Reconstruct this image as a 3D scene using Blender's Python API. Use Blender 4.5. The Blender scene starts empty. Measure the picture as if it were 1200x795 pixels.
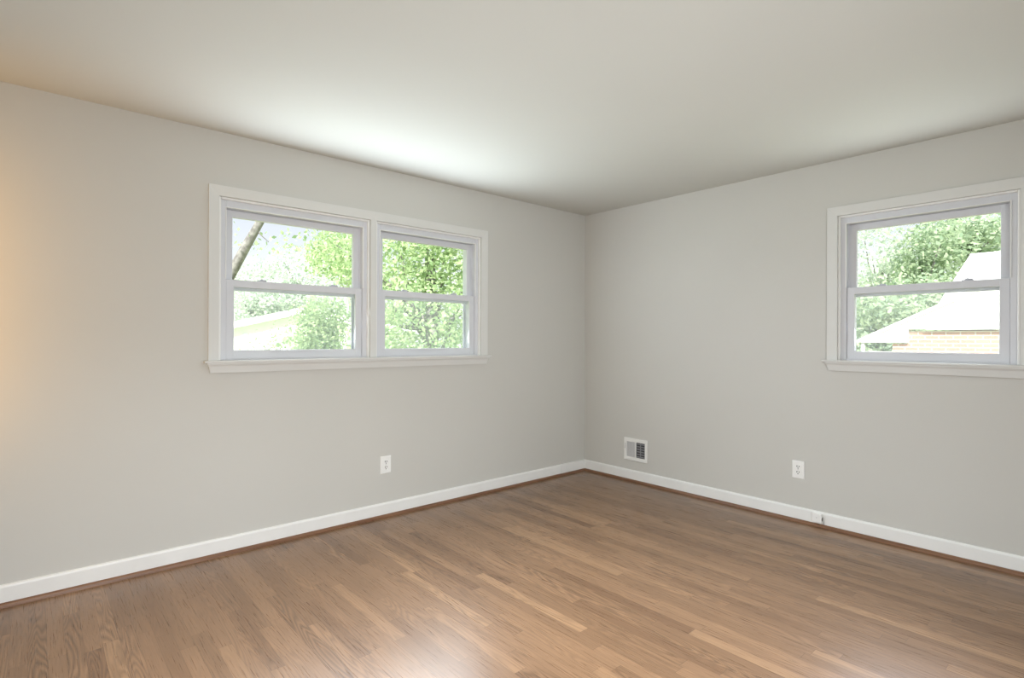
import bpy, bmesh, math, random
from mathutils import Vector, Matrix
import numpy as np

scene = bpy.context.scene
col = scene.collection
random.seed(7)

# ------------------------------------------------------------------ camera
cam_data = bpy.data.cameras.new('camera')
cam_data.sensor_fit = 'HORIZONTAL'
cam_data.sensor_width = 36.0
cam_data.lens = 36.0 * 636.85 / 1200.0
cam_data.clip_start = 0.05
cam_data.clip_end = 400
cam = bpy.data.objects.new('camera', cam_data)
col.objects.link(cam)
RIGHT = Vector((0.7512428, -0.6600155, 0.0037140))
UP = Vector((-0.0029366, 0.0022846, 0.9999931))
FWD = Vector((0.6600194, 0.7512485, 0.0002219))
CAM = Vector((-3.9742, -3.4618, 1.2520))
cam.matrix_world = Matrix(((RIGHT.x, UP.x, -FWD.x, CAM.x), (RIGHT.y, UP.y, -FWD.y, CAM.y),
                           (RIGHT.z, UP.z, -FWD.z, CAM.z), (0, 0, 0, 1)))
scene.camera = cam

# ------------------------------------------------------------------ colour management
vs = scene.view_settings
scene.display_settings.display_device = 'sRGB'
vs.view_transform = 'Standard'
vs.look = 'None'
vs.exposure = 0.07
vs.gamma = 1.0
vs.use_curve_mapping = False
scene.cycles.use_denoising = True
scene.cycles.max_bounces = 10
scene.cycles.diffuse_bounces = 6
scene.cycles.glossy_bounces = 4
scene.cycles.transparent_max_bounces = 24
scene.cycles.sample_clamp_indirect = 6.0

# ------------------------------------------------------------------ sky, sun, daylight at the windows, unseen room lights
world = bpy.data.worlds.new('sky')
scene.world = world
world.use_nodes = True
wn = world.node_tree.nodes
wl = world.node_tree.links
wn.clear()
w_tc = wn.new('ShaderNodeTexCoord')
w_sep = wn.new('ShaderNodeSeparateXYZ')
w_ramp = wn.new('ShaderNodeValToRGB')
w_ramp.color_ramp.elements[0].position = 0.0
w_ramp.color_ramp.elements[0].color = (0.36, 0.365, 0.37, 1)
w_ramp.color_ramp.elements[1].position = 0.55
w_ramp.color_ramp.elements[1].color = (0.95, 0.97, 1.0, 1)
for p_, c_ in ((0.12, (0.33, 0.34, 0.36, 1)), (0.22, (0.262, 0.278, 0.315, 1)), (0.30, (0.40, 0.42, 0.46, 1))):
    e = w_ramp.color_ramp.elements.new(p_)
    e.color = c_
w_bg = wn.new('ShaderNodeBackground')
w_bg.inputs['Strength'].default_value = 3.0
w_out = wn.new('ShaderNodeOutputWorld')
wl.new(w_tc.outputs['Generated'], w_sep.inputs[0])
wl.new(w_sep.outputs['Z'], w_ramp.inputs[0])
wl.new(w_ramp.outputs[0], w_bg.inputs['Color'])
wl.new(w_bg.outputs[0], w_out.inputs[0])


def aim(o, direction):
    o.rotation_euler = Vector(direction).to_track_quat('-Z', 'Y').to_euler()


sun_d = bpy.data.lights.new('sun', 'SUN')
sun_d.energy = 8.0
sun_d.angle = math.radians(1.0)
sun_d.color = (1.0, 0.97, 0.90)
sun = bpy.data.objects.new('sun', sun_d)
col.objects.link(sun)
aim(sun, (0.62, 0.45, -0.66))


def area(name, loc, direction, sx, sy, watts, color, spread=180):
    d = bpy.data.lights.new(name, 'AREA')
    d.shape = 'RECTANGLE'
    d.size = sx
    d.size_y = sy
    d.energy = watts
    d.color = color
    d.spread = math.radians(spread)
    o = bpy.data.objects.new(name, d)
    col.objects.link(o)
    o.location = loc
    aim(o, direction)
    return o


# daylight coming in through the two windows (sky and sunlit ground outside)
area('window_daylight', (-2.22, -0.024, 1.72), (0.0, -1.0, 0.0), 1.8, 0.70, 31, (0.80, 0.90, 1.0))
area('window_daylight', (-0.024, -2.63, 1.72), (-1.0, 0.0, 0.0), 0.84, 0.70, 7, (0.90, 0.96, 1.0))
area('window_skylight', (-2.22, -0.06, 1.60), (0.0, -1.0, -0.35), 1.8, 0.80, 17, (0.86, 0.93, 1.0), 100)
area('window_skylight', (-0.06, -2.63, 1.60), (-1.0, 0.0, -0.35), 0.84, 0.80, 15, (0.80, 0.87, 1.0), 90)
# added fill lights, unseen: one under the ceiling, one behind the camera
area('ceiling_fill_light', (-3.6, -2.5, 2.37), (0.0, 0.0, -1.0), 0.8, 0.9, 36, (0.92, 0.965, 1.0), 130)
area('rear_fill_light', (-3.0, -4.55, 0.95), (0.42, 0.9, -0.06), 2.4, 1.3, 56, (0.92, 0.965, 1.0), 115)
# warm light on the left wall from a source out of view
area('left_warm_light', (-4.45, -0.22, 1.45), (1.0, 0.6, 0.0), 0.25, 1.3, 3.6, (1.0, 0.50, 0.06))


# ------------------------------------------------------------------ materials
def mat(name, color, rough=0.5, spec=0.5):
    m = bpy.data.materials.new(name)
    m.use_nodes = True
    b = m.node_tree.nodes['Principled BSDF']
    b.inputs['Base Color'].default_value = (*color, 1)
    b.inputs['Roughness'].default_value = rough
    b.inputs['Specular IOR Level'].default_value = spec
    return m


def add_noise(m, c1, c2, scale, detail=4, bump=0.0, bscale=None):
    nt = m.node_tree
    b = nt.nodes['Principled BSDF']
    tc = nt.nodes.new('ShaderNodeTexCoord')
    n = nt.nodes.new('ShaderNodeTexNoise')
    n.inputs['Scale'].default_value = scale
    n.inputs['Detail'].default_value = detail
    r = nt.nodes.new('ShaderNodeValToRGB')
    r.color_ramp.elements[0].position = 0.3
    r.color_ramp.elements[1].position = 0.7
    r.color_ramp.elements[0].color = (*c1, 1)
    r.color_ramp.elements[1].color = (*c2, 1)
    nt.links.new(tc.outputs['Object'], n.inputs['Vector'])
    nt.links.new(n.outputs['Fac'], r.inputs['Fac'])
    nt.links.new(r.outputs['Color'], b.inputs['Base Color'])
    if bump:
        n2 = nt.nodes.new('ShaderNodeTexNoise')
        n2.inputs['Scale'].default_value = bscale or scale * 8
        n2.inputs['Detail'].default_value = 3
        bp = nt.nodes.new('ShaderNodeBump')
        bp.inputs['Strength'].default_value = bump
        bp.inputs['Distance'].default_value = 0.002
        nt.links.new(tc.outputs['Object'], n2.inputs['Vector'])
        nt.links.new(n2.outputs['Fac'], bp.inputs['Height'])
        nt.links.new(bp.outputs['Normal'], b.inputs['Normal'])
    return m


M = {}
M['wall'] = add_noise(mat('wall_paint', (0.55, 0.535, 0.49), 0.75, 0.25), (0.565, 0.556, 0.52), (0.58, 0.571, 0.535), 1.2, 3, 0.08, 160)
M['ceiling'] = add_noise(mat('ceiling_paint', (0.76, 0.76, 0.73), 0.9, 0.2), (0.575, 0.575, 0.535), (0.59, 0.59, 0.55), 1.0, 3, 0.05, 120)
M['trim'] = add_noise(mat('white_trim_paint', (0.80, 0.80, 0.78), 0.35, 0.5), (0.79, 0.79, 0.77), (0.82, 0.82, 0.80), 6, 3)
M['casing'] = add_noise(mat('casing_paint', (0.66, 0.66, 0.63), 0.55, 0.35), (0.65, 0.65, 0.625), (0.67, 0.67, 0.645), 6, 3)
M['vinyl'] = add_noise(mat('white_vinyl', (0.72, 0.73, 0.75), 0.5, 0.4), (0.62, 0.63, 0.66), (0.64, 0.65, 0.68), 4, 2)
M['plastic'] = add_noise(mat('white_plastic', (0.85, 0.85, 0.83), 0.3, 0.5), (0.84, 0.84, 0.82), (0.86, 0.86, 0.84), 30, 2)
M['dark'] = add_noise(mat('dark_slot', (0.05, 0.045, 0.04), 0.6, 0.3), (0.045, 0.04, 0.035), (0.06, 0.055, 0.05), 60, 2)
M['duct'] = add_noise(mat('grey_duct_metal', (0.05, 0.05, 0.052), 0.5, 0.4), (0.04, 0.04, 0.042), (0.06, 0.06, 0.062), 20, 2)
M['louvre'] = add_noise(mat('grey_louvre', (0.22, 0.22, 0.23), 0.5, 0.4), (0.20, 0.20, 0.21), (0.25, 0.25, 0.26), 20, 2)
M['register'] = add_noise(mat('register_enamel', (0.80, 0.80, 0.77), 0.4, 0.4), (0.79, 0.79, 0.76), (0.81, 0.81, 0.78), 15, 2)
M['vane'] = add_noise(mat('grey_vane_enamel', (0.56, 0.56, 0.56), 0.45, 0.4), (0.54, 0.54, 0.54), (0.58, 0.58, 0.58), 15, 2)
M['metal'] = add_noise(mat('screw_metal', (0.55, 0.55, 0.54), 0.4, 0.5), (0.5, 0.5, 0.5), (0.6, 0.6, 0.58), 40, 2)
M['lock'] = add_noise(mat('grey_lock', (0.52, 0.54, 0.60), 0.4, 0.5), (0.5, 0.52, 0.58), (0.54, 0.56, 0.62), 40, 2)


def wood_floor():
    m = bpy.data.materials.new('oak_strip_floor')
    m.use_nodes = True
    nt = m.node_tree
    N, L = nt.nodes, nt.links
    b = N['Principled BSDF']

    def math_(op, a, bb=None, c=None):
        n = N.new('ShaderNodeMath')
        n.operation = op
        for i, v in enumerate((a, bb, c)):
            if v is None:
                continue
            if isinstance(v, (int, float)):
                n.inputs[i].default_value = v
            else:
                L.new(v, n.inputs[i])
        return n.outputs[0]

    def white(dim, *sockets):
        n = N.new('ShaderNodeTexWhiteNoise')
        n.noise_dimensions = dim
        if dim == '1D':
            L.new(sockets[0], n.inputs['W'])
        else:
            cx = N.new('ShaderNodeCombineXYZ')
            for i, s in enumerate(sockets):
                L.new(s, cx.inputs[i])
            L.new(cx.outputs[0], n.inputs['Vector'])
        return n

    tc = N.new('ShaderNodeTexCoord')
    sep = N.new('ShaderNodeSeparateXYZ')
    L.new(tc.outputs['Object'], sep.inputs[0])
    X, Y = sep.outputs['X'], sep.outputs['Y']
    W = 0.057
    xr = math_('DIVIDE', X, W)
    row = math_('FLOOR', xr)
    fx = math_('FRACT', xr)
    ro = white('1D', row)
    ro2 = white('1D', math_('ADD', row, 91.7))
    length = math_('MULTIPLY_ADD', ro2.outputs['Value'], 0.55, 0.55)
    yy = math_('DIVIDE', math_('MULTIPLY_ADD', ro.outputs['Value'], 3.7, Y), length)
    idx = math_('FLOOR', yy)
    fy = math_('FRACT', yy)
    pl = white('3D', row, idx)
    v1 = pl.outputs['Value']
    pc = N.new('ShaderNodeSeparateXYZ')
    L.new(pl.outputs['Color'], pc.inputs[0])
    # plank tone
    tone = N.new('ShaderNodeValToRGB')
    cr = tone.color_ramp
    cr.interpolation = 'LINEAR'
    cr.elements[0].position = 0.0
    cr.elements[0].color = (0.163, 0.089, 0.047, 1)
    cr.elements[1].position = 1.0
    cr.elements[1].color = (0.288, 0.169, 0.091, 1)
    for p_, c_ in ((0.25, (0.196, 0.111, 0.059, 1)), (0.6, (0.218, 0.124, 0.067, 1)), (0.85, (0.241, 0.138, 0.074, 1))):
        el = cr.elements.new(p_)
        el.color = c_
    L.new(v1, tone.inputs[0])
    # grain coordinates, shifted per plank
    gx = math_('MULTIPLY_ADD', pc.outputs['X'], 7.0, X)
    gy = math_('MULTIPLY_ADD', pc.outputs['Y'], 23.0, Y)
    gv = N.new('ShaderNodeCombineXYZ')
    L.new(math_('MULTIPLY', gx, 1.0), gv.inputs[0])
    L.new(math_('MULTIPLY', gy, 0.022), gv.inputs[1])
    L.new(math_('MULTIPLY', v1, 11.0), gv.inputs[2])
    fine = N.new('ShaderNodeTexNoise')
    fine.inputs['Scale'].default_value = 240
    fine.inputs['Detail'].default_value = 4
    fine.inputs['Roughness'].default_value = 0.65
    L.new(gv.outputs[0], fine.inputs['Vector'])
    # cathedral figure: distorted rings in a stretched field
    gv2 = N.new('ShaderNodeCombineXYZ')
    L.new(math_('MULTIPLY', gx, 1.0), gv2.inputs[0])
    L.new(math_('MULTIPLY', gy, 0.085), gv2.inputs[1])
    L.new(math_('MULTIPLY', v1, 5.0), gv2.inputs[2])
    fig = N.new('ShaderNodeTexNoise')
    fig.inputs['Scale'].default_value = 13
    fig.inputs['Detail'].default_value = 1.5
    L.new(gv2.outputs[0], fig.inputs['Vector'])
    wave = math_('MULTIPLY_ADD', math_('SINE', math_('MULTIPLY', fig.outputs['Fac'], 120.0)), 0.5, 0.5)
    ring = math_('POWER', wave, 3.0)
    pale = math_('POWER', math_('SUBTRACT', 1.0, wave), 4.0)
    figured = math_('POWER', pc.outputs['Z'], 2.0)
    ringamt = math_('MULTIPLY', ring, math_('MULTIPLY_ADD', figured, 0.28, 0.06))
    ringamt = math_('SUBTRACT', ringamt, math_('MULTIPLY', pale, math_('MULTIPLY_ADD', figured, 0.22, 0.05)))
    grain = math_('MULTIPLY_ADD', fine.outputs['Fac'], 0.75, 0.63)
    grain = math_('SUBTRACT', math_('ADD', grain, 0.07), ringamt)
    # slow blotches of stain over several planks
    blot = N.new('ShaderNodeTexNoise')
    blot.inputs['Scale'].default_value = 1.3
    blot.inputs['Detail'].default_value = 2
    L.new(tc.outputs['Object'], blot.inputs['Vector'])
    grain = math_('MULTIPLY', grain, math_('MULTIPLY_ADD', blot.outputs['Fac'], 0.3, 0.85))
    # seams
    ex = math_('MINIMUM', fx, math_('SUBTRACT', 1.0, fx))
    sx = math_('GREATER_THAN', ex, 0.012)
    ey = math_('MULTIPLY', math_('MINIMUM', fy, math_('SUBTRACT', 1.0, fy)), length)
    sy = math_('GREATER_THAN', ey, 0.0009)
    seam = math_('MULTIPLY', sx, sy)
    seamf = math_('MULTIPLY_ADD', seam, 0.35, 0.65)
    tot = math_('MULTIPLY', grain, seamf)
    mix = N.new('ShaderNodeMix')
    mix.data_type = 'RGBA'
    mix.blend_type = 'MULTIPLY'
    mix.inputs[0].default_value = 1.0
    L.new(tone.outputs[0], mix.inputs[6])
    comb = N.new('ShaderNodeCombineColor')
    for i in range(3):
        L.new(tot, comb.inputs[i])
    L.new(comb.outputs[0], mix.inputs[7])
    L.new(mix.outputs[2], b.inputs['Base Color'])
    rg = math_('MULTIPLY_ADD', fine.outputs['Fac'], 0.14, 0.22)
    L.new(rg, b.inputs['Roughness'])
    b.inputs['Specular IOR Level'].default_value = 0.5
    bp = N.new('ShaderNodeBump')
    bp.inputs['Strength'].default_value = 0.05
    bp.inputs['Distance'].default_value = 0.001
    L.new(math_('SUBTRACT', seam, math_('MULTIPLY', ring, 0.3)), bp.inputs['Height'])
    L.new(bp.outputs[0], b.inputs['Normal'])
    return m


M['floor'] = wood_floor()


def stained(name, c1, c2, axis):
    m = mat(name, c1, 0.35, 0.5)
    nt = m.node_tree
    N, L = nt.nodes, nt.links
    tc = N.new('ShaderNodeTexCoord')
    mp = N.new('ShaderNodeMapping')
    mp.inputs['Scale'].default_value = (3, 90, 90) if axis == 'x' else (90, 3, 90)
    n = N.new('ShaderNodeTexNoise')
    n.inputs['Scale'].default_value = 1.0
    n.inputs['Detail'].default_value = 4
    r = N.new('ShaderNodeValToRGB')
    r.color_ramp.elements[0].position = 0.3
    r.color_ramp.elements[1].position = 0.7
    r.color_ramp.elements[0].color = (*c1, 1)
    r.color_ramp.elements[1].color = (*c2, 1)
    L.new(tc.outputs['Object'], mp.inputs[0])
    L.new(mp.outputs[0], n.inputs['Vector'])
    L.new(n.outputs['Fac'], r.inputs[0])
    L.new(r.outputs[0], N['Principled BSDF'].inputs['Base Color'])
    return m


M['shoe_x'] = stained('stained_oak_shoe', (0.13, 0.056, 0.026), (0.23, 0.115, 0.058), 'x')
M['shoe_y'] = stained('stained_oak_shoe_right', (0.13, 0.056, 0.026), (0.23, 0.115, 0.058), 'y')


def glass_mat():
    m = bpy.data.materials.new('window_glass')
    m.use_nodes = True
    N, L = m.node_tree.nodes, m.node_tree.links
    N.clear()
    out = N.new('ShaderNodeOutputMaterial')
    t = N.new('ShaderNodeBsdfTransparent')
    t.inputs[0].default_value = (0.97, 0.985, 0.98, 1)
    g = N.new('ShaderNodeBsdfGlossy')
    g.inputs['Roughness'].default_value = 0.02
    fr = N.new('ShaderNodeFresnel')
    fr.inputs[0].default_value = 1.06
    mx = N.new('ShaderNodeMixShader')
    L.new(fr.outputs[0], mx.inputs[0])
    L.new(t.outputs[0], mx.inputs[1])
    L.new(g.outputs[0], mx.inputs[2])
    L.new(mx.outputs[0], out.inputs[0])
    return m


def screen_mat():
    # fine insect mesh: far below a pixel, so mostly open with a pale thread
    m = bpy.data.materials.new('insect_mesh')
    m.use_nodes = True
    N, L = m.node_tree.nodes, m.node_tree.links
    N.clear()
    out = N.new('ShaderNodeOutputMaterial')
    t = N.new('ShaderNodeBsdfTransparent')
    d = N.new('ShaderNodeBsdfDiffuse')
    d.inputs[0].default_value = (0.55, 0.58, 0.62, 1)
    tr = N.new('ShaderNodeBsdfTranslucent')
    tr.inputs[0].default_value = (0.62, 0.66, 0.72, 1)
    a = N.new('ShaderNodeAddShader')
    mx = N.new('ShaderNodeMixShader')
    mx.inputs[0].default_value = 0.17
    L.new(d.outputs[0], a.inputs[0])
    L.new(tr.outputs[0], a.inputs[1])
    L.new(t.outputs[0], mx.inputs[1])
    L.new(a.outputs[0], mx.inputs[2])
    L.new(mx.outputs[0], out.inputs[0])
    return m


M['glass'] = glass_mat()
M['screen'] = screen_mat()


def leaf_mat(name, c1, c2, trans=0.42):
    m = bpy.data.materials.new(name)
    m.use_nodes = True
    N, L = m.node_tree.nodes, m.node_tree.links
    N.clear()
    out = N.new('ShaderNodeOutputMaterial')
    gm = N.new('ShaderNodeNewGeometry')
    r = N.new('ShaderNodeValToRGB')
    r.color_ramp.elements[0].color = (*c1, 1)
    r.color_ramp.elements[1].color = (*c2, 1)
    L.new(gm.outputs['Random Per Island'], r.inputs[0])
    d = N.new('ShaderNodeBsdfDiffuse')
    t = N.new('ShaderNodeBsdfTranslucent')
    mx = N.new('ShaderNodeMixShader')
    mx.inputs[0].default_value = trans
    L.new(r.outputs[0], d.inputs[0])
    L.new(r.outputs[0], t.inputs[0])
    L.new(d.outputs[0], mx.inputs[1])
    L.new(t.outputs[0], mx.inputs[2])
    L.new(mx.outputs[0], out.inputs[0])
    return m


M['leaf_maple'] = leaf_mat('maple_leaves', (0.27, 0.40, 0.20), (0.58, 0.68, 0.41))
M['leaf_shrub'] = leaf_mat('shrub_leaves', (0.27, 0.39, 0.21), (0.56, 0.66, 0.40))
M['leaf_haze'] = leaf_mat('hazed_far_leaves', (0.42, 0.50, 0.42), (0.68, 0.73, 0.63))  # distance haze put into the leaf colour
M['leaf_deep'] = leaf_mat('deep_green_leaves', (0.26, 0.35, 0.24), (0.50, 0.59, 0.40))
M['bark'] = add_noise(mat('grey_bark', (0.36, 0.33, 0.30), 0.9, 0.2), (0.13, 0.12, 0.115), (0.30, 0.285, 0.27), 14, 5, 0.6, 60)
M['birch'] = add_noise(mat('white_birch_bark', (0.8, 0.8, 0.78), 0.8, 0.2), (0.45, 0.44, 0.44), (0.85, 0.85, 0.84), 5, 4)
M['grass'] = add_noise(mat('lawn', (0.30, 0.36, 0.16), 0.95, 0.1), (0.25, 0.32, 0.12), (0.40, 0.45, 0.24), 3, 6)
M['siding'] = add_noise(mat('white_siding', (0.80, 0.81, 0.80), 0.6, 0.3), (0.78, 0.79, 0.78), (0.83, 0.84, 0.83), 3, 3)
M['fascia'] = add_noise(mat('white_fascia', (0.84, 0.84, 0.84), 0.5, 0.3), (0.83, 0.83, 0.83), (0.85, 0.85, 0.85), 5, 3)
M['shingle'] = add_noise(mat('pale_shingles', (0.72, 0.72, 0.71), 0.9, 0.1), (0.68, 0.68, 0.67), (0.76, 0.76, 0.75), 12, 5)


def brick_mat():
    m = mat('red_brick', (0.5, 0.2, 0.15), 0.9, 0.1)
    N, L = m.node_tree.nodes, m.node_tree.links
    tc = N.new('ShaderNodeTexCoord')
    sep = N.new('ShaderNodeSeparateXYZ')
    cb = N.new('ShaderNodeCombineXYZ')
    L.new(tc.outputs['Object'], sep.inputs[0])
    ad = N.new('ShaderNodeMath')
    L.new(sep.outputs['X'], ad.inputs[0])
    L.new(sep.outputs['Y'], ad.inputs[1])
    L.new(ad.outputs[0], cb.inputs[0])
    L.new(sep.outputs['Z'], cb.inputs[1])
    br = N.new('ShaderNodeTexBrick')
    br.inputs['Scale'].default_value = 1.0
    br.inputs['Brick Width'].default_value = 0.215
    br.inputs['Row Height'].default_value = 0.075
    br.inputs['Mortar Size'].default_value = 0.008
    br.inputs['Color1'].default_value = (0.45, 0.24, 0.19, 1)
    br.inputs['Color2'].default_value = (0.50, 0.29, 0.23, 1)
    br.inputs['Mortar'].default_value = (0.60, 0.55, 0.51, 1)
    L.new(cb.outputs[0], br.inputs['Vector'])
    L.new(br.outputs['Color'], N['Principled BSDF'].inputs['Base Color'])
    return m


M['brick'] = brick_mat()


# ------------------------------------------------------------------ mesh helpers
def ident(u, d, z):
    return (u, d, z)


def right_map(u, d, z):                 # u = distance along the right wall from the corner, d = outward
    return (d, -u, z)


class MB:
    def __init__(self, fmap=ident):
        self.bm = bmesh.new()
        self.f = fmap

    def box(self, u0, u1, d0, d1, z0, z1, bev=0.0):
        vs_ = [self.bm.verts.new(self.f(u, d, z)) for u in (u0, u1) for d in (d0, d1) for z in (z0, z1)]
        fs = [(0, 1, 3, 2), (4, 6, 7, 5), (0, 4, 5, 1), (2, 3, 7, 6), (0, 2, 6, 4), (1, 5, 7, 3)]
        faces = [self.bm.faces.new([vs_[i] for i in q]) for q in fs]
        bmesh.ops.recalc_face_normals(self.bm, faces=faces)
        if bev:
            edges = list({e_ for f_ in faces for e_ in f_.edges})
            bmesh.ops.bevel(self.bm, geom=edges, offset=bev, segments=2, profile=0.5, affect='EDGES')
        return self

    def hull(self, pts_bottom, pts_top):
        """prism between two matching polygons of (u, d, z)"""
        a = [self.bm.verts.new(self.f(*p)) for p in pts_bottom]
        b = [self.bm.verts.new(self.f(*p)) for p in pts_top]
        n = len(a)
        faces = [self.bm.faces.new(a), self.bm.faces.new(b)]
        for i in range(n):
            faces.append(self.bm.faces.new((a[i], a[(i + 1) % n], b[(i + 1) % n], b[i])))
        bmesh.ops.recalc_face_normals(self.bm, faces=faces)
        return self

    def extrude_profile(self, prof, u0, u1):
        """prof: (d, z) polygon swept along u"""
        return self.hull([(u0, d, z) for d, z in prof], [(u1, d, z) for d, z in prof])

    def disc(self, cu, cz, ru, rz, d0, d1, n=20, flat=0.0):
        """cylinder whose axis is d; flat clips the top and bottom"""
        pts = []
        for k in range(n):
            a = 2 * math.pi * k / n
            pts.append((cu + ru * math.cos(a), cz + max(-rz + flat, min(rz - flat, rz * math.sin(a)))))
        return self.hull([(u, d0, z) for u, z in pts], [(u, d1, z) for u, z in pts])

    def tube(self, path, radii, n=10):
        """world-space tapered tube"""
        rings = []
        for i, p in enumerate(path):
            p = Vector(p)
            q = Vector(path[min(i + 1, len(path) - 1)]) - Vector(path[max(i - 1, 0)])
            q.normalize()
            a = q.orthogonal().normalized()
            b = q.cross(a)
            rings.append([self.bm.verts.new(p + radii[i] * (math.cos(t) * a + math.sin(t) * b))
                          for t in [2 * math.pi * k / n for k in range(n)]])
        # keep rings aligned
        for i in range(1, len(rings)):
            best = min(range(n), key=lambda s: sum((rings[i][(k + s) % n].co - rings[i - 1][k].co).length_squared for k in range(n)))
            rings[i] = rings[i][best:] + rings[i][:best]
        faces = []
        for r0, r1 in zip(rings, rings[1:]):
            for k in range(n):
                faces.append(self.bm.faces.new((r0[k], r0[(k + 1) % n], r1[(k + 1) % n], r1[k])))
        faces.append(self.bm.faces.new(rings[0]))
        faces.append(self.bm.faces.new(rings[-1]))
        for f_ in faces:
            f_.smooth = True
        bmesh.ops.recalc_face_normals(self.bm, faces=faces)
        return self

    def build(self, name, material, parent=None):
        me = bpy.data.meshes.new(name)
        self.bm.to_mesh(me)
        self.bm.free()
        me.materials.append(material)
        o = bpy.data.objects.new(name, me)
        col.objects.link(o)
        if parent is not None:
            o.parent = parent
            o.matrix_parent_inverse = parent_inverse(parent)
        return o


def parent_inverse(p):
    m = Matrix.Identity(4)
    chain = []
    while p is not None:
        chain.append(p)
        p = p.parent
    for q in reversed(chain):
        m = m @ q.matrix_parent_inverse @ q.matrix_basis
    return m.inverted()


def tag(o, label=None, cat=None, group=None, kind=None):
    for k, v in (('label', label), ('category', cat), ('group', group), ('kind', kind)):
        if v:
            o[k] = v
    return o


def empty(name, loc):
    o = bpy.data.objects.new(name, None)
    o.location = loc
    o.empty_display_size = 0.1
    col.objects.link(o)
    return o


# ------------------------------------------------------------------ room shell
H = 2.44
T = 0.16
X0, Y0 = -4.62, -4.70         # far ends of the room behind the camera
OL = [(-3.180, -2.240), (-2.195, -1.272)]      # openings in the left wall (x)
OR_ = [(2.188, 3.072)]                          # opening in the right wall (distance from corner)
ZB, ZT = 1.100, 2.070


def wall_with_holes(name, fmap, u0, u1, holes, label):
    mb = MB(fmap)
    us = u0
    for a, b in holes:
        mb.box(us, a, 0, T, 0, H)
        mb.box(a, b, 0, T, 0, ZB)
        mb.box(a, b, 0, T, ZT, H)
        us = b
    mb.box(us, u1, 0, T, 0, H)
    o = mb.build(name, M['wall'])
    return tag(o, label, 'wall', kind='structure')


wall_with_holes('wall_left', ident, X0, 0.0, OL, 'pale greige painted wall holding the wide double window')
wall_with_holes('wall_right', right_map, -T, -Y0, OR_, 'pale greige painted wall holding the single window')
tag(MB().box(X0 - T, X0, Y0 - T, T, 0, H).build('wall_side', M['wall']), 'side wall beyond the left edge of the view', 'wall', kind='structure')
tag(MB().box(X0, T, Y0 - T, Y0, 0, H).build('wall_back', M['wall']), 'back wall of the room behind the viewer', 'wall', kind='structure')
tag(MB().box(X0 - T, T, Y0 - T, T, -0.2, 0).build('floor', M['floor']), 'brown oak strip floor with satin finish', 'floor', kind='structure')
tag(MB().box(X0 - T - .3, T + .3, Y0 - T - .3, T + .3, H, H + 0.2).build('ceiling', M['ceiling']), 'plain white painted ceiling', 'ceiling', kind='structure')

# baseboards and shoe moulding
bb = [(0, 0), (0, 0.1), (-0.006, 0.1), (-0.011, 0.096), (-0.014, 0.088), (-0.014, 0)]
bb_short = [(0, 0), (0, 0.1005), (-0.008, 0.1005), (-0.0155, 0.098), (-0.0165, 0.09), (-0.0165, 0.012), (0, 0.012)]
tag(MB().extrude_profile(bb, X0, -0.343).build('baseboard_left', M['trim']),
    'long white baseboard under the double window', 'baseboard', kind='structure')
tag(MB().extrude_profile(bb_short, -0.342, -0.0135).build('trim_1', M['trim']),
    'short white baseboard piece next to the corner on the left wall', 'baseboard', kind='structure')
tag(MB(right_map).extrude_profile(bb, 0.0, -Y0).build('baseboard_right', M['trim']),
    'long white baseboard below the floor register and single window', 'baseboard', kind='structure')


def quarter(r, base=0.014):
    pts = [(-base, 0.0)]
    pts += [(-base - r * math.cos(t), r * 1.05 * math.sin(t)) for t in [math.pi / 2 * k / 6 for k in range(7)]]
    return pts


tag(MB().extrude_profile(quarter(0.019), X0, -0.014).build('trim_2', M['shoe_x']),
    'brown stained shoe moulding along the left wall', 'shoe moulding', kind='structure')
tag(MB(right_map).extrude_profile(quarter(0.019), 0.014, 2.085).build('trim_3', M['shoe_y']),
    'brown stained shoe moulding on the right wall, from corner to phone jack', 'shoe moulding', kind='structure')
tag(MB(right_map).extrude_profile(quarter(0.019), 2.087, -Y0).build('trim_4', M['shoe_y']),
    'brown stained shoe moulding on the right wall, beyond the phone jack', 'shoe moulding', kind='structure')


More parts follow.
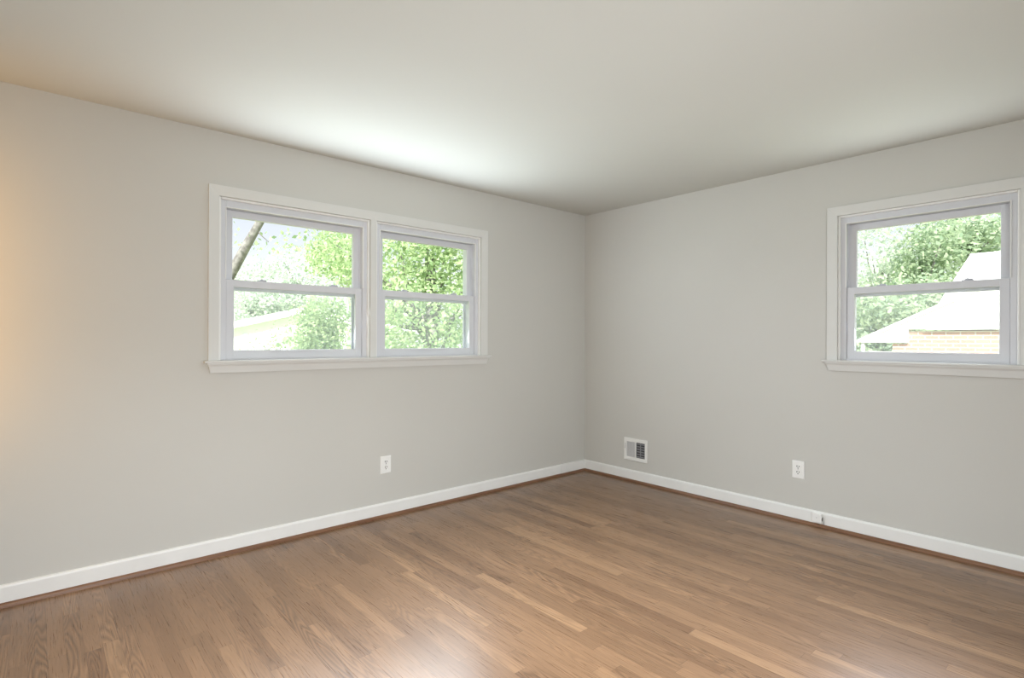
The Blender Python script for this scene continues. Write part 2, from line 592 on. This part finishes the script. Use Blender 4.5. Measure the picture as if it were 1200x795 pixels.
# ------------------------------------------------------------------ windows
def build_unit(root, fmap, a, b, cam_side):
    """one double-hung unit in the opening a..b (u), z ZB..ZT"""
    z0, z1 = 1.122, ZT
    bw = 0.013
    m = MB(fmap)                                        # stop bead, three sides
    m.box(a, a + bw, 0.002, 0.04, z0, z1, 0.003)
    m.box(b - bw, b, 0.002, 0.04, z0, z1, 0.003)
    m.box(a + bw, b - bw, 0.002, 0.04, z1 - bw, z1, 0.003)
    m.build('stop_bead', M['trim'], root)  # whiter paint than the casing imitates edges catching light
    fw = 0.044
    m = MB(fmap)                                        # vinyl frame with stepped jambs
    for s0, s1 in ((a, a + fw), (b - fw, b)):
        m.box(s0, s1, 0.020, 0.185, ZB, z1, 0.002)
    m.box(a + fw, b - fw, 0.020, 0.185, z1 - 0.056, z1, 0.002)
    m.box(a + fw, b - fw, 0.020, 0.20, ZB, ZB + 0.030, 0.002)
    # parting stops between the tracks
    pa, pb = a + fw, b - fw
    m.box(pa, pa + 0.007, 0.059, 0.064, ZB + .03, z1 - .056)
    m.box(pb - 0.007, pb, 0.059, 0.064, ZB + .03, z1 - .056)
    m.build('frame', M['vinyl'], root)
    m = MB(fmap)                                        # added pale strip imitating lit edges round the upper opening
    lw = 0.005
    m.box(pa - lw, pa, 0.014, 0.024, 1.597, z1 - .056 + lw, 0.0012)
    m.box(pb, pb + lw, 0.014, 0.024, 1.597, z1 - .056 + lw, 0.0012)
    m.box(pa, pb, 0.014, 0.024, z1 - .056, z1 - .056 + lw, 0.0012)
    m.build('lit_edge_strip', M['trim'], root)
    # upper sash (outer track)
    us0, us1 = a + fw + 0.001, b - fw - 0.001
    zc0, zc1 = 1.553, 1.597
    zu = 1.536
    ztop = z1 - 0.057
    m = MB(fmap)
    st = 0.044
    m.box(us0, us0 + st, 0.066, 0.096, zu, ztop, 0.003)
    m.box(us1 - st, us1, 0.066, 0.096, zu, ztop, 0.003)
    m.box(us0 + st - .002, us1 - st + .002, 0.0665, 0.0955, ztop - 0.042, ztop, 0.003)
    m.box(us0 + st - .002, us1 - st + .002, 0.0665, 0.0955, zu, 1.593, 0.003)
    up = m.build('upper_sash', M['vinyl'], root)
    g = MB(fmap)
    g.box(us0 + st - .004, us1 - st + .004, 0.079, 0.083, 1.589, ztop - .038)
    g.build('glass', M['glass'], up)
    # lower sash (inner track)
    m = MB(fmap)
    zb = ZB + 0.024
    m.box(us0, us0 + st, 0.028, 0.058, zb, zc1, 0.003)
    m.box(us1 - st, us1, 0.028, 0.058, zb, zc1, 0.003)
    m.box(us0 + st - .002, us1 - st + .002, 0.0285, 0.0575, zc0, zc1, 0.003)
    m.box(us0 + st - .002, us1 - st + .002, 0.0285, 0.0575, zb, 1.181, 0.003)
    m.box(us0 + 0.25, us1 - 0.25, 0.020, 0.030, 1.172, 1.179, 0.002)      # lift rail
    lo = m.build('lower_sash', M['vinyl'], root)
    g = MB(fmap)
    g.box(us0 + st - .004, us1 - st + .004, 0.041, 0.045, 1.177, zc0 + .004)
    g.build('glass', M['glass'], lo)
    w = us1 - us0
    for fr in (0.24, 0.77):
        c = us0 + w * fr
        k = MB(fmap)
        k.box(c - 0.026, c + 0.026, 0.034, 0.056, zc1 - 0.001, zc1 + 0.006, 0.002)
        k.disc(c, zc1 + 0.006, 0.012, 0.009, 0.038, 0.054, 14)
        k.box(c - 0.004, c + 0.024, 0.030, 0.040, zc1 + 0.004, zc1 + 0.011, 0.002)
        k.build('sash_lock', M['lock'], lo)
    # half insect screen on the outside
    m = MB(fmap)
    sf = 0.018
    m.box(pa, pa + sf, 0.150, 0.160, ZB + .03, zc1)
    m.box(pb - sf, pb, 0.150, 0.160, ZB + .03, zc1)
    m.box(pa + sf, pb - sf, 0.150, 0.160, ZB + .03, ZB + .03 + sf)
    m.box(pa + sf, pb - sf, 0.150, 0.160, zc1 - sf, zc1)
    sc = m.build('insect_screen', M['vinyl'], root)
    g = MB(fmap)
    bm = g.bm
    q = [bm.verts.new(fmap(u, 0.155, z)) for u, z in ((pa + sf, ZB + .03 + sf), (pb - sf, ZB + .03 + sf), (pb - sf, zc1 - sf), (pa + sf, zc1 - sf))]
    bm.faces.new(q)
    g.build('screen_mesh', M['screen'], sc)


def casing_and_stool(root, fmap, ca, cb, openings):
    ztop = 2.129
    ia, ib = openings[0][0], openings[-1][1]
    d = -0.018
    m = MB(fmap)
    # mitred casing: two legs and a head, each with a thin raised outer edge
    def leg(uo, ui):
        m.hull([(uo, d, 1.122), (uo, 0, 1.122), (ui, 0, 1.122), (ui, d + .006, 1.122)],
               [(uo, d, ztop), (uo, 0, ztop), (ui, 0, ZT), (ui, d + .006, ZT)])
    leg(ca, ia)
    leg(cb, ib)
    m.hull([(ca, d, ztop), (ca, 0, ztop), (ia, 0, ZT), (ia, d + .006, ZT)],
           [(cb, d, ztop), (cb, 0, ztop), (ib, 0, ZT), (ib, d + .006, ZT)])
    m.build('casing', M['casing'], root)
    for (a0, b0), (a1, b1) in zip(openings, openings[1:]):
        m = MB(fmap)
        m.box(b0, a1, -0.013, 0.0, 1.122, ZT, 0.002)
        m.build('mullion', M['casing'], root)
    m = MB(fmap)
    m.box(ca - 0.024, cb + 0.024, -0.045, 0.0, 1.110, 1.122, 0.003)
    for a, b in openings:                                  # stool runs into each opening under the sash
        m.box(a, b, 0.0, 0.022, 1.106, 1.122)
    m.build('window_sill', M['casing'], root)
    m = MB(fmap)
    top, bot = 1.110, 1.052
    prof_t = [(-0.036, top), (-0.036, top - .007), (-0.026, top - .020), (-0.019, top - .045), (-0.016, bot)]
    s = 1 if cb > ca else -1
    for (d0, za), (d1, zb) in zip(prof_t, prof_t[1:]):
        i0 = (0.036 + d0) * 0.9
        i1 = (0.036 + d1) * 0.9
        m.hull([(ca - .008 + i0, 0, za), (ca - .008 + i0, d0, za), (cb + .008 - i0, d0, za), (cb + .008 - i0, 0, za)],
               [(ca - .008 + i1, 0, zb), (ca - .008 + i1, d1, zb), (cb + .008 - i1, d1, zb), (cb + .008 - i1, 0, zb)])
    m.build('apron', M['casing'], root)


w1 = empty('window_1', (-2.22, 0, 1.10))
tag(w1, 'wide white double window of two hung sashes on the left wall', 'window', kind='structure')
casing_and_stool(w1, ident, -3.235, -1.211, OL)
for a, b in OL:
    build_unit(w1, ident, a, b, 0)
w2 = empty('window_2', (0, -2.63, 1.10))
tag(w2, 'single white hung window on the right wall at the picture edge', 'window', kind='structure')
casing_and_stool(w2, right_map, 2.128, 3.132, OR_)
for a, b in OR_:
    build_unit(w2, right_map, a, b, 0)


# ------------------------------------------------------------------ outlets, register, phone jack
def outlet(fmap, cu, cz, label):
    root = empty('electrical_outlet', fmap(cu, 0, cz))
    tag(root, label, 'outlet', 'duplex outlets on the walls')
    w, h = 0.0405, 0.061
    m = MB(fmap)
    a, b = [(cu - w, 0, cz - h), (cu + w, 0, cz - h), (cu + w, 0, cz + h), (cu - w, 0, cz + h)], None
    i = 0.004
    b = [(cu - w + i, -0.006, cz - h + i), (cu + w - i, -0.006, cz - h + i), (cu + w - i, -0.006, cz + h - i), (cu - w + i, -0.006, cz + h - i)]
    a1 = [(u, -0.003, z) for u, d, z in a]
    m.hull(a, a1)
    m.hull(a1, b)
    m.build('cover_plate', M['plastic'], root)
    for s in (1, -1):
        zc = cz + s * 0.0195
        m = MB(fmap)
        m.disc(cu, zc, 0.0172, 0.0165, -0.0085, -0.0055, 28, 0.003)
        r = m.build('receptacle', M['plastic'], root)
        k = MB(fmap)
        for du, hh in ((-0.0066, 0.0056), (0.0066, 0.0047)):
            k.box(cu + du - 0.0024, cu + du + 0.0024, -0.0088, -0.0082, zc + 0.0045 - hh, zc + 0.0045 + hh)
        k.disc(cu, zc - 0.0084, 0.0036, 0.0034, -0.0088, -0.0082, 14)
        k.build('slots', M['dark'], r)
    m = MB(fmap)
    m.disc(cu, cz, 0.0035, 0.0035, -0.0075, -0.0055, 16)
    m.build('screw', M['metal'], root)


outlet(ident, -2.1145, 0.3645, 'white duplex outlet on the left wall below the double window')
outlet(right_map, 1.947, 0.356, 'white duplex outlet on the right wall near the phone jack')


def register():
    f = right_map
    u0, u1, z0, z1 = 0.472, 0.717, 0.183, 0.380
    root = empty('wall_register', f((u0 + u1) / 2, 0, (z0 + z1) / 2))
    tag(root, 'small white metal air register low on the right wall near the corner', 'air vent')
    b = 0.026
    d = -0.009
    iu0, iu1, iz0, iz1 = u0 + b, u1 - b, z0 + b + .006, z1 - b - .006
    m = MB(f)

    def bev(ua, ub, za, zb):
        m.box(ua, ub, d, 0, za, zb, 0.0025)
    bev(u0, iu0, z0, z1)
    bev(iu1, u1, z0, z1)
    bev(iu0 - .002, iu1 + .002, z0, iz0)
    bev(iu0 - .002, iu1 + .002, iz1, z1)
    um = iu0 + (iu1 - iu0) * 0.50
    bev(um - .004, um + .006, iz0 - .002, iz1 + .002)
    m.build('face_plate', M['register'], root)
    m = MB(f)
    m.box(iu0 - .001, iu1 + .001, -0.0012, -0.0004, iz0 - .001, iz1 + .001)
    m.build('duct_back', M['duct'], root)
    n = 5
    w = (um - .004 - iu0) / n
    for k in range(n):
        m = MB(f)
        a = iu0 + k * w
        m.hull([(a, -0.0035, iz0), (a + w * 1.02, -0.0065, iz0), (a + w * 1.02, -0.0045, iz0), (a, -0.0018, iz0)],
               [(a, -0.0035, iz1), (a + w * 1.02, -0.0065, iz1), (a + w * 1.02, -0.0045, iz1), (a, -0.0018, iz1)])
        m.build('vane', M['vane'], root)
    n = 6
    hgt = (iz1 - iz0) / n
    for k in range(n):
        m = MB(f)
        zc = iz0 + (k + 0.5) * hgt
        m.hull([(um + .006, -0.0022, zc + .0035), (um + .006, -0.0070, zc - .0045), (um + .006, -0.0055, zc - .0055), (um + .006, -0.0014, zc + .0020)],
               [(iu1, -0.0022, zc + .0035), (iu1, -0.0070, zc - .0045), (iu1, -0.0055, zc - .0055), (iu1, -0.0014, zc + .0020)])
        m.build('louvre', M['louvre'], root)
    m = MB(f)
    uc = (um + .006 + iu1) / 2
    m.box(uc - .003, uc + .003, -0.0075, -0.0012, iz0, iz1)
    m.build('centre_bar', M['louvre'], root)
    m = MB(f)
    m.box(u0 + .013, u0 + .019, -0.0135, -0.0085, z0 + .105, z0 + .150, 0.0015)
    m.box(u0 + .0135, u0 + .0185, -0.020, -0.0125, z0 + .105, z0 + .113, 0.0015)
    m.build('damper_lever', M['vane'], root)
    for uu, zz in ((u0 + .012, z0 + .014), (u1 - .012, z1 - .014), (u0 + .012, z1 - .014), (u1 - .012, z0 + .014)):
        m = MB(f)
        m.disc(uu, zz, .0028, .0028, -0.0105, -0.0085, 12)
        m.build('screw', M['register'], root)


register()


def phone_jack():
    f = right_map
    root = empty('phone_jack', f(2.08, -0.014, 0.03))
    tag(root, 'small white phone jack box fixed to the right baseboard', 'phone jack')
    m = MB(f)
    m.box(2.046, 2.106, -0.034, -0.0142, 0.030, 0.090, 0.004)
    m.build('jack_box', M['plastic'], root)
    m = MB(f)
    m.box(2.106, 2.1075, -0.030, -0.018, 0.044, 0.064)
    m.build('dark_side_strip', M['dark'], root)  # dark strip on the side of the jack box
    m = MB(f)
    m.disc(2.076, 0.062, 0.003, 0.003, -0.0355, -0.0338, 14)
    m.build('screw', M['metal'], root)
    m = MB(f)
    m.tube([f(2.1085, -0.020, 0.070), f(2.114, -0.0185, 0.060), f(2.115, -0.0175, 0.045), f(2.113, -0.018, 0.022)], [.0022, .0022, .0022, .0022], 8)
    m.build('wire', M['metal'], root)


phone_jack()


# ------------------------------------------------------------------ outside
GZ = -2.2
tag(MB().box(-40, 70, T + .01, 80, GZ - .3, GZ).build('ground', M['grass']), 'green lawn outside the windows', 'lawn', kind='structure')
tag(MB().box(T + .01, 70, -40, T + .009, GZ - .3, GZ).build('ground', M['grass']), 'green lawn on the side of the brick house', 'lawn', kind='structure')


rng = np.random.default_rng(11)


def leaves(name, material, parent, blobs, count, size, fill=0.55):
    """blobs: list of (centre, (rx, ry, rz)); leaves are folded diamonds spread through each blob's outer shell in sprays"""
    vols = np.array([r[0] * r[1] * r[2] for _, r in blobs]) ** (2 / 3)
    share = np.maximum(1, (count * vols / vols.sum()).astype(int))
    allv, allf = [], []
    base = 0
    for (c, r), n in zip(blobs, share):
        ns = max(3, n // 14)
        d = rng.normal(size=(ns, 3))
        d /= np.linalg.norm(d, axis=1)[:, None]
        rad = fill + (1 - fill) * rng.random(ns) ** 0.6
        sp = d * rad[:, None] * np.array(r) + np.array(c)
        ctr = np.repeat(sp, 14, axis=0)[:n]
        if len(ctr) < n:
            n = len(ctr)
        ctr = ctr + rng.normal(size=(n, 3)) * size * 2.0 * np.array([1, 1, .7])
        nrm = rng.normal(size=(n, 3)) * 0.8 + np.array([-.25, -.25, .7])
        nrm /= np.linalg.norm(nrm, axis=1)[:, None]
        t = rng.normal(size=(n, 3))
        t -= (t * nrm).sum(1)[:, None] * nrm
        t /= np.linalg.norm(t, axis=1)[:, None]
        b = np.cross(nrm, t)
        s = size * (0.6 + 0.8 * rng.random(n))[:, None]
        v = np.stack([ctr - t * s * .5, ctr + b * s * .32 - nrm * s * .06, ctr + t * s * .55 - nrm * s * .12, ctr - b * s * .32 - nrm * s * .06], 1)
        allv.append(v.reshape(-1, 3))
        idx = base + np.arange(n * 4).reshape(n, 4)
        allf.append(np.concatenate([idx[:, [0, 1, 2]], idx[:, [0, 2, 3]]]))
        base += n * 4
    me = bpy.data.meshes.new(name)
    V = np.concatenate(allv)
    F = np.concatenate(allf)
    me.from_pydata(V.tolist(), [], F.tolist())
    me.materials.append(material)
    o = bpy.data.objects.new(name, me)
    col.objects.link(o)
    if parent is not None:
        o.parent = parent
        o.matrix_parent_inverse = parent_inverse(parent)
    return o


def tree(label, base, crown_blobs, nleaf, size, lm, trunk_r=0.12, bark='bark', cat='tree', group=None, trunk_top=None, name='tree', fill=0.5):
    base = Vector(base)
    root = empty(name, base)
    tag(root, label, cat, group)
    cs = [Vector(c) for c, r in crown_blobs]
    mean = sum(cs, Vector()) / len(cs)
    top = Vector(trunk_top) if trunk_top else mean
    mid = base.lerp(top, 0.5) + Vector((0.05, -0.04, 0))
    m = MB()
    m.tube([base, base.lerp(mid, .5), mid, top], [trunk_r * 1.2, trunk_r, trunk_r * .85, trunk_r * .5], 12)
    m.build('trunk', M[bark], root)
    for c in cs:
        m = MB()
        s = base.lerp(top, 0.55 + 0.35 * random.random())
        k = s.lerp(c, .55) + Vector((random.uniform(-.1, .1), random.uniform(-.1, .1), .12))
        m.tube([s, k, c], [trunk_r * .4, trunk_r * .25, trunk_r * .08], 7)
        m.build('branch', M[bark], root)
    leaves('foliage', lm, root, [(tuple(c), r) for c, r in crown_blobs], nleaf, size, fill)
    return root


# big bright maple in front of the right half of the double window
maple = [((0.329, 4.072, 2.549), (.75, .75, .6)), ((1.000, 3.882, 2.597), (.75, .8, .6)), ((0.421, 3.592, 1.603), (.75, .7, .6)),
         ((1.455, 3.748, 1.711), (.8, .8, .7)), ((0.032, 5.264, 2.652), (.42, .42, .45)), ((0.681, 3.895, 3.376), (.8, .8, .6)),
         ((0.160, 4.354, 1.280), (.46, .5, .6)), ((1.659, 3.835, 2.949), (.7, .7, .7)), ((1.861, 3.392, 0.936), (.7, .7, .7)), ((0.689, 3.889, 0.675), (.8, .7, .5)),
         ((-0.021, 5.843, 2.938), (.25, .25, .25))]
tree('bright green maple tree filling the right half of the double window', (0.793, 3.931, GZ), maple, 16000, 0.072, M['leaf_maple'], 0.13, trunk_top=(0.789, 3.934, 2.581))
# leaning trunk at the left
lean_base = (-3.374, 7.991, GZ)
root = empty('leaning_tree', lean_base)
tag(root, 'grey tree trunk leaning across the left pane of the double window', 'tree')
m = MB()
m.tube([lean_base, (-2.489, 7.214, -0.005), (-1.625, 6.454, 2.091), (-1.330, 6.195, 2.813), (-1.172, 6.055, 3.182), (-0.908, 5.824, 3.960), (-0.700, 5.640, 5.162)],
       [.19, .135, .085, .073, .062, .055, .03], 14)
m.build('trunk', M['bark'], root)
for path in (((-1.224, 6.102, 3.068), (-1.160, 6.046, 2.956), (-1.064, 5.961, 2.843)),
             ((-0.908, 5.824, 3.960), (-0.748, 5.683, 3.608), (-0.694, 5.636, 3.156))):
    m = MB()
    m.tube(path, [.018, .010, .004], 7)
    m.build('branch', M['bark'], root)
leaves('foliage', M['leaf_shrub'], root,
       [((-1.107, 5.999, 2.829), (.12, .1, .09)), ((-0.841, 5.765, 2.731), (.10, .1, .09)), ((-0.908, 5.824, 3.960), (.9, .9, .5)), ((-0.672, 5.617, 2.944), (.09, .1, .06)), ((-1.458, 6.307, 2.940), (.08, .1, .1))],
       1500, 0.075, 0.2)
# shrub in front of the white shed
tree('rounded light green shrub in front of the white shed', (0.632, 7.800, GZ),
     [((0.603, 7.824, 1.700), (.48, .48, .42)), ((0.578, 7.580, 1.284), (.38, .4, .4)), ((0.403, 7.867, 1.194), (.36, .4, .4)), ((0.633, 7.798, 0.743), (.6, .6, .5))],
     7000, 0.075, M['leaf_shrub'], 0.05, cat='shrub', name='shrub', fill=.4)
tree('low wispy shrub by the white shed wall', (0.389, 10.009, GZ),
     [((0.343, 10.050, 1.142), (.5, .5, .16)), ((0.658, 10.039, 1.266), (.3, .3, .3)), ((0.237, 10.143, 0.672), (.6, .6, .3))],
     900, 0.08, M['leaf_shrub'], 0.03, cat='shrub', name='shrub', fill=.3)
tree('slim birch with pale trunk behind the rounded shrub', (2.062, 9.870, GZ),
     [((2.022, 9.905, 3.602), (.7, .7, .6)), ((1.888, 10.555, 3.442), (.6, .6, .5)), ((2.288, 9.671, 2.944), (.5, .5, .5))],
     3000, 0.09, M['leaf_maple'], 0.07, 'birch', trunk_top=(2.039, 9.890, 3.383), fill=.5)
# far trees behind the shed and around
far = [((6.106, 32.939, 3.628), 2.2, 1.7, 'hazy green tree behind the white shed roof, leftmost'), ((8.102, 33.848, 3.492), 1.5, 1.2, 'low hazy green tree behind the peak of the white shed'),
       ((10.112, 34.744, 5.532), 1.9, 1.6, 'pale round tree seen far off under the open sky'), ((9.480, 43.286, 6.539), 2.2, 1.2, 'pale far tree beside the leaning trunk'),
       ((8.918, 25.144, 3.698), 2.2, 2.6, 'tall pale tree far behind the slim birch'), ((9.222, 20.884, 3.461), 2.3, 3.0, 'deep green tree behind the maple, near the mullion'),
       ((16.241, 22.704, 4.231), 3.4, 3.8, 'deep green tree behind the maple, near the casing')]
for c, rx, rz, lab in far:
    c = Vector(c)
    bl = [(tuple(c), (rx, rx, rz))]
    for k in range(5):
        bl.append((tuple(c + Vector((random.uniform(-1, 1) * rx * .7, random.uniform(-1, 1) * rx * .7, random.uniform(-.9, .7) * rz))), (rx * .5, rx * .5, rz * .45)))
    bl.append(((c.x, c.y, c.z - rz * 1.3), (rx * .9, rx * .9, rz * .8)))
    tree(lab, (c.x, c.y, GZ), bl, 3200, 0.22, M['leaf_haze'] if rx < 2.25 or rx > 3 else M['leaf_deep'], 0.16, group=None, fill=.5)

# white shed seen at the left pane
root = empty('shed', (1.029, 14.771, GZ))
tag(root, 'white sided shed with low pitched roof outside the double window', 'shed')
pk = Vector((2.270, 13.681, 2.152))
lf = Vector((-0.134, 15.794, 1.473))
run = Vector((pk.x - lf.x, pk.y - lf.y, 0))
wd = run.length
run.normalize()
back = Vector((-run.y, run.x, 0))
if back.dot(FWD) < 0:
    back = -back
ez, pz = lf.z, pk.z
L0 = Vector((lf.x, lf.y, 0))


def sp(a, b, z):
    q = L0 + run * a + back * b
    return (q.x, q.y, z)


m = MB()
m.hull([sp(.35, .3, GZ), sp(wd * 2 - .35, .3, GZ), sp(wd * 2 - .35, .3, ez), sp(wd, .3, pz - .12), sp(.35, .3, ez)],
       [sp(.35, 4.2, GZ), sp(wd * 2 - .35, 4.2, GZ), sp(wd * 2 - .35, 4.2, ez), sp(wd, 4.2, pz - .12), sp(.35, 4.2, ez)])
m.build('siding', M['siding'], root)
for k in (0, 1):
    a0, a1 = (0, wd) if k == 0 else (wd * 2, wd)
    m = MB()
    m.hull([sp(a0, 0.03, ez - .02), sp(a1, 0.03, pz - .02), sp(a1, .03, pz + .05), sp(a0, .03, ez + .05)],
           [sp(a0, 4.4, ez - .02), sp(a1, 4.4, pz - .02), sp(a1, 4.4, pz + .05), sp(a0, 4.4, ez + .05)])
    m.build('roof_slope', M['shingle'], root)
    m = MB()
    m.hull([sp(a0, 0, ez - .14), sp(a1, 0, pz - .14), sp(a1, 0, pz + .06), sp(a0, 0, ez + .06)],
           [sp(a0, .03, ez - .14), sp(a1, .03, pz - .14), sp(a1, .03, pz + .06), sp(a0, .03, ez + .06)])
    m.build('fascia', M['fascia'], root)
m = MB()
sx_ = 1.28
m.hull([sp(sx_, .25, ez - .75), sp(sx_ + .13, .25, ez - .75), sp(sx_ + .13, .25, ez - .08), sp(sx_, .25, ez - .08)],
       [sp(sx_, .31, ez - .75), sp(sx_ + .13, .31, ez - .75), sp(sx_ + .13, .31, ez - .08), sp(sx_, .31, ez - .08)])
m.build('downpipe', M['lock'], root)

# brick house at the right
root = empty('brick_house', (9, -4, GZ))
tag(root, 'red brick house with pale hip roof seen through the right window', 'house')
m = MB()
m.box(9.0, 17.0, -9.0, -0.54, GZ, 1.44)
m.box(9.0, 17.0, -0.541, -0.30, GZ, 1.19)
m.build('brick_wall', M['brick'], root)


def poly_slab(pts, th):
    m_ = MB()
    m_.hull(pts, [(x, y, z - th) for x, y, z in pts])
    return m_


xe0, xe1 = 8.93, 17.5
ye = -0.06
ze = 1.60
ridA = (13.2, -0.88, 3.38)
rid1 = (13.2, -9.5, 3.38)
poly_slab([(xe0, ye - .8, ze), (xe0, -9.5, ze), rid1, ridA], .12).build('roof_slope', M['shingle'], root)
poly_slab([(xe1, ye - .8, ze), ridA, rid1, (xe1, -9.5, ze)], .12).build('roof_slope', M['shingle'], root)
poly_slab([(xe0, ye - .8, ze), ridA, (xe1, ye - .8, ze)], .12).build('roof_end', M['shingle'], root)
m = MB()
m.box(xe0 - .02, xe0 + .02, -9.5, ye - .8, ze - .14, ze + .01)
m.build('fascia', M['fascia'], root)
# low porch roof reaching out to the left
m = MB()
m.hull([(8.90, 0.30, 1.27), (8.90, -2.20, 2.52), (8.90, -2.20, 2.44), (8.90, 0.30, 1.20)],
       [(10.6, 0.30, 1.27), (10.6, -2.20, 2.52), (10.6, -2.20, 2.44), (10.6, 0.30, 1.20)])
m.build('porch_roof', M['shingle'], root)
m = MB()
m.hull([(8.93, 0.26, 1.21), (8.93, -0.575, 1.21), (8.93, -0.575, 1.475), (8.93, -2.18, 1.475), (8.93, -2.18, 2.44), (8.93, 0.26, 1.225)],
       [(8.99, 0.26, 1.21), (8.99, -0.575, 1.21), (8.99, -0.575, 1.475), (8.99, -2.18, 1.475), (8.99, -2.18, 2.44), (8.99, 0.26, 1.225)])
m.build('porch_gable', M['siding'], root)
m = MB()
m.tube([(9.0, 0.22, GZ), (9.0, 0.22, 1.2)], [.035, .035], 8)
m.build('porch_post', M['fascia'], root)
m = MB()
m.box(8.98, 9.04, -.3, 0.2, .95, 1.03)
m.build('porch_rail', M['fascia'], root)

side = [((23.803, 4.080, 4.991), 1.7, 2.2, 'hazy tree at the left of the right window', 'leaf_haze'),
        ((28.011, 4.376, 4.190), 1.8, 1.6, 'pale low tree behind the porch roof', 'leaf_haze'),
        ((21.891, 1.766, 4.531), 1.0, 1.7, 'dark green tree standing behind the roof ridge', 'leaf_deep'),
        ((24.288, 0.992, 5.729), 1.7, 1.2, 'spreading green tree above the house roof', 'leaf_deep'),
        ((28.132, 0.277, 5.954), 1.8, 1.5, 'pale tree above the roof at the picture edge', 'leaf_haze'),
        ((17.034, 2.041, 2.022), 1.3, .9, 'deep green bush below the eave of the brick house', 'leaf_deep'),
        ((19.209, 1.462, 2.577), 1.1, .9, 'deep green bush behind the low roof slope', 'leaf_deep')]
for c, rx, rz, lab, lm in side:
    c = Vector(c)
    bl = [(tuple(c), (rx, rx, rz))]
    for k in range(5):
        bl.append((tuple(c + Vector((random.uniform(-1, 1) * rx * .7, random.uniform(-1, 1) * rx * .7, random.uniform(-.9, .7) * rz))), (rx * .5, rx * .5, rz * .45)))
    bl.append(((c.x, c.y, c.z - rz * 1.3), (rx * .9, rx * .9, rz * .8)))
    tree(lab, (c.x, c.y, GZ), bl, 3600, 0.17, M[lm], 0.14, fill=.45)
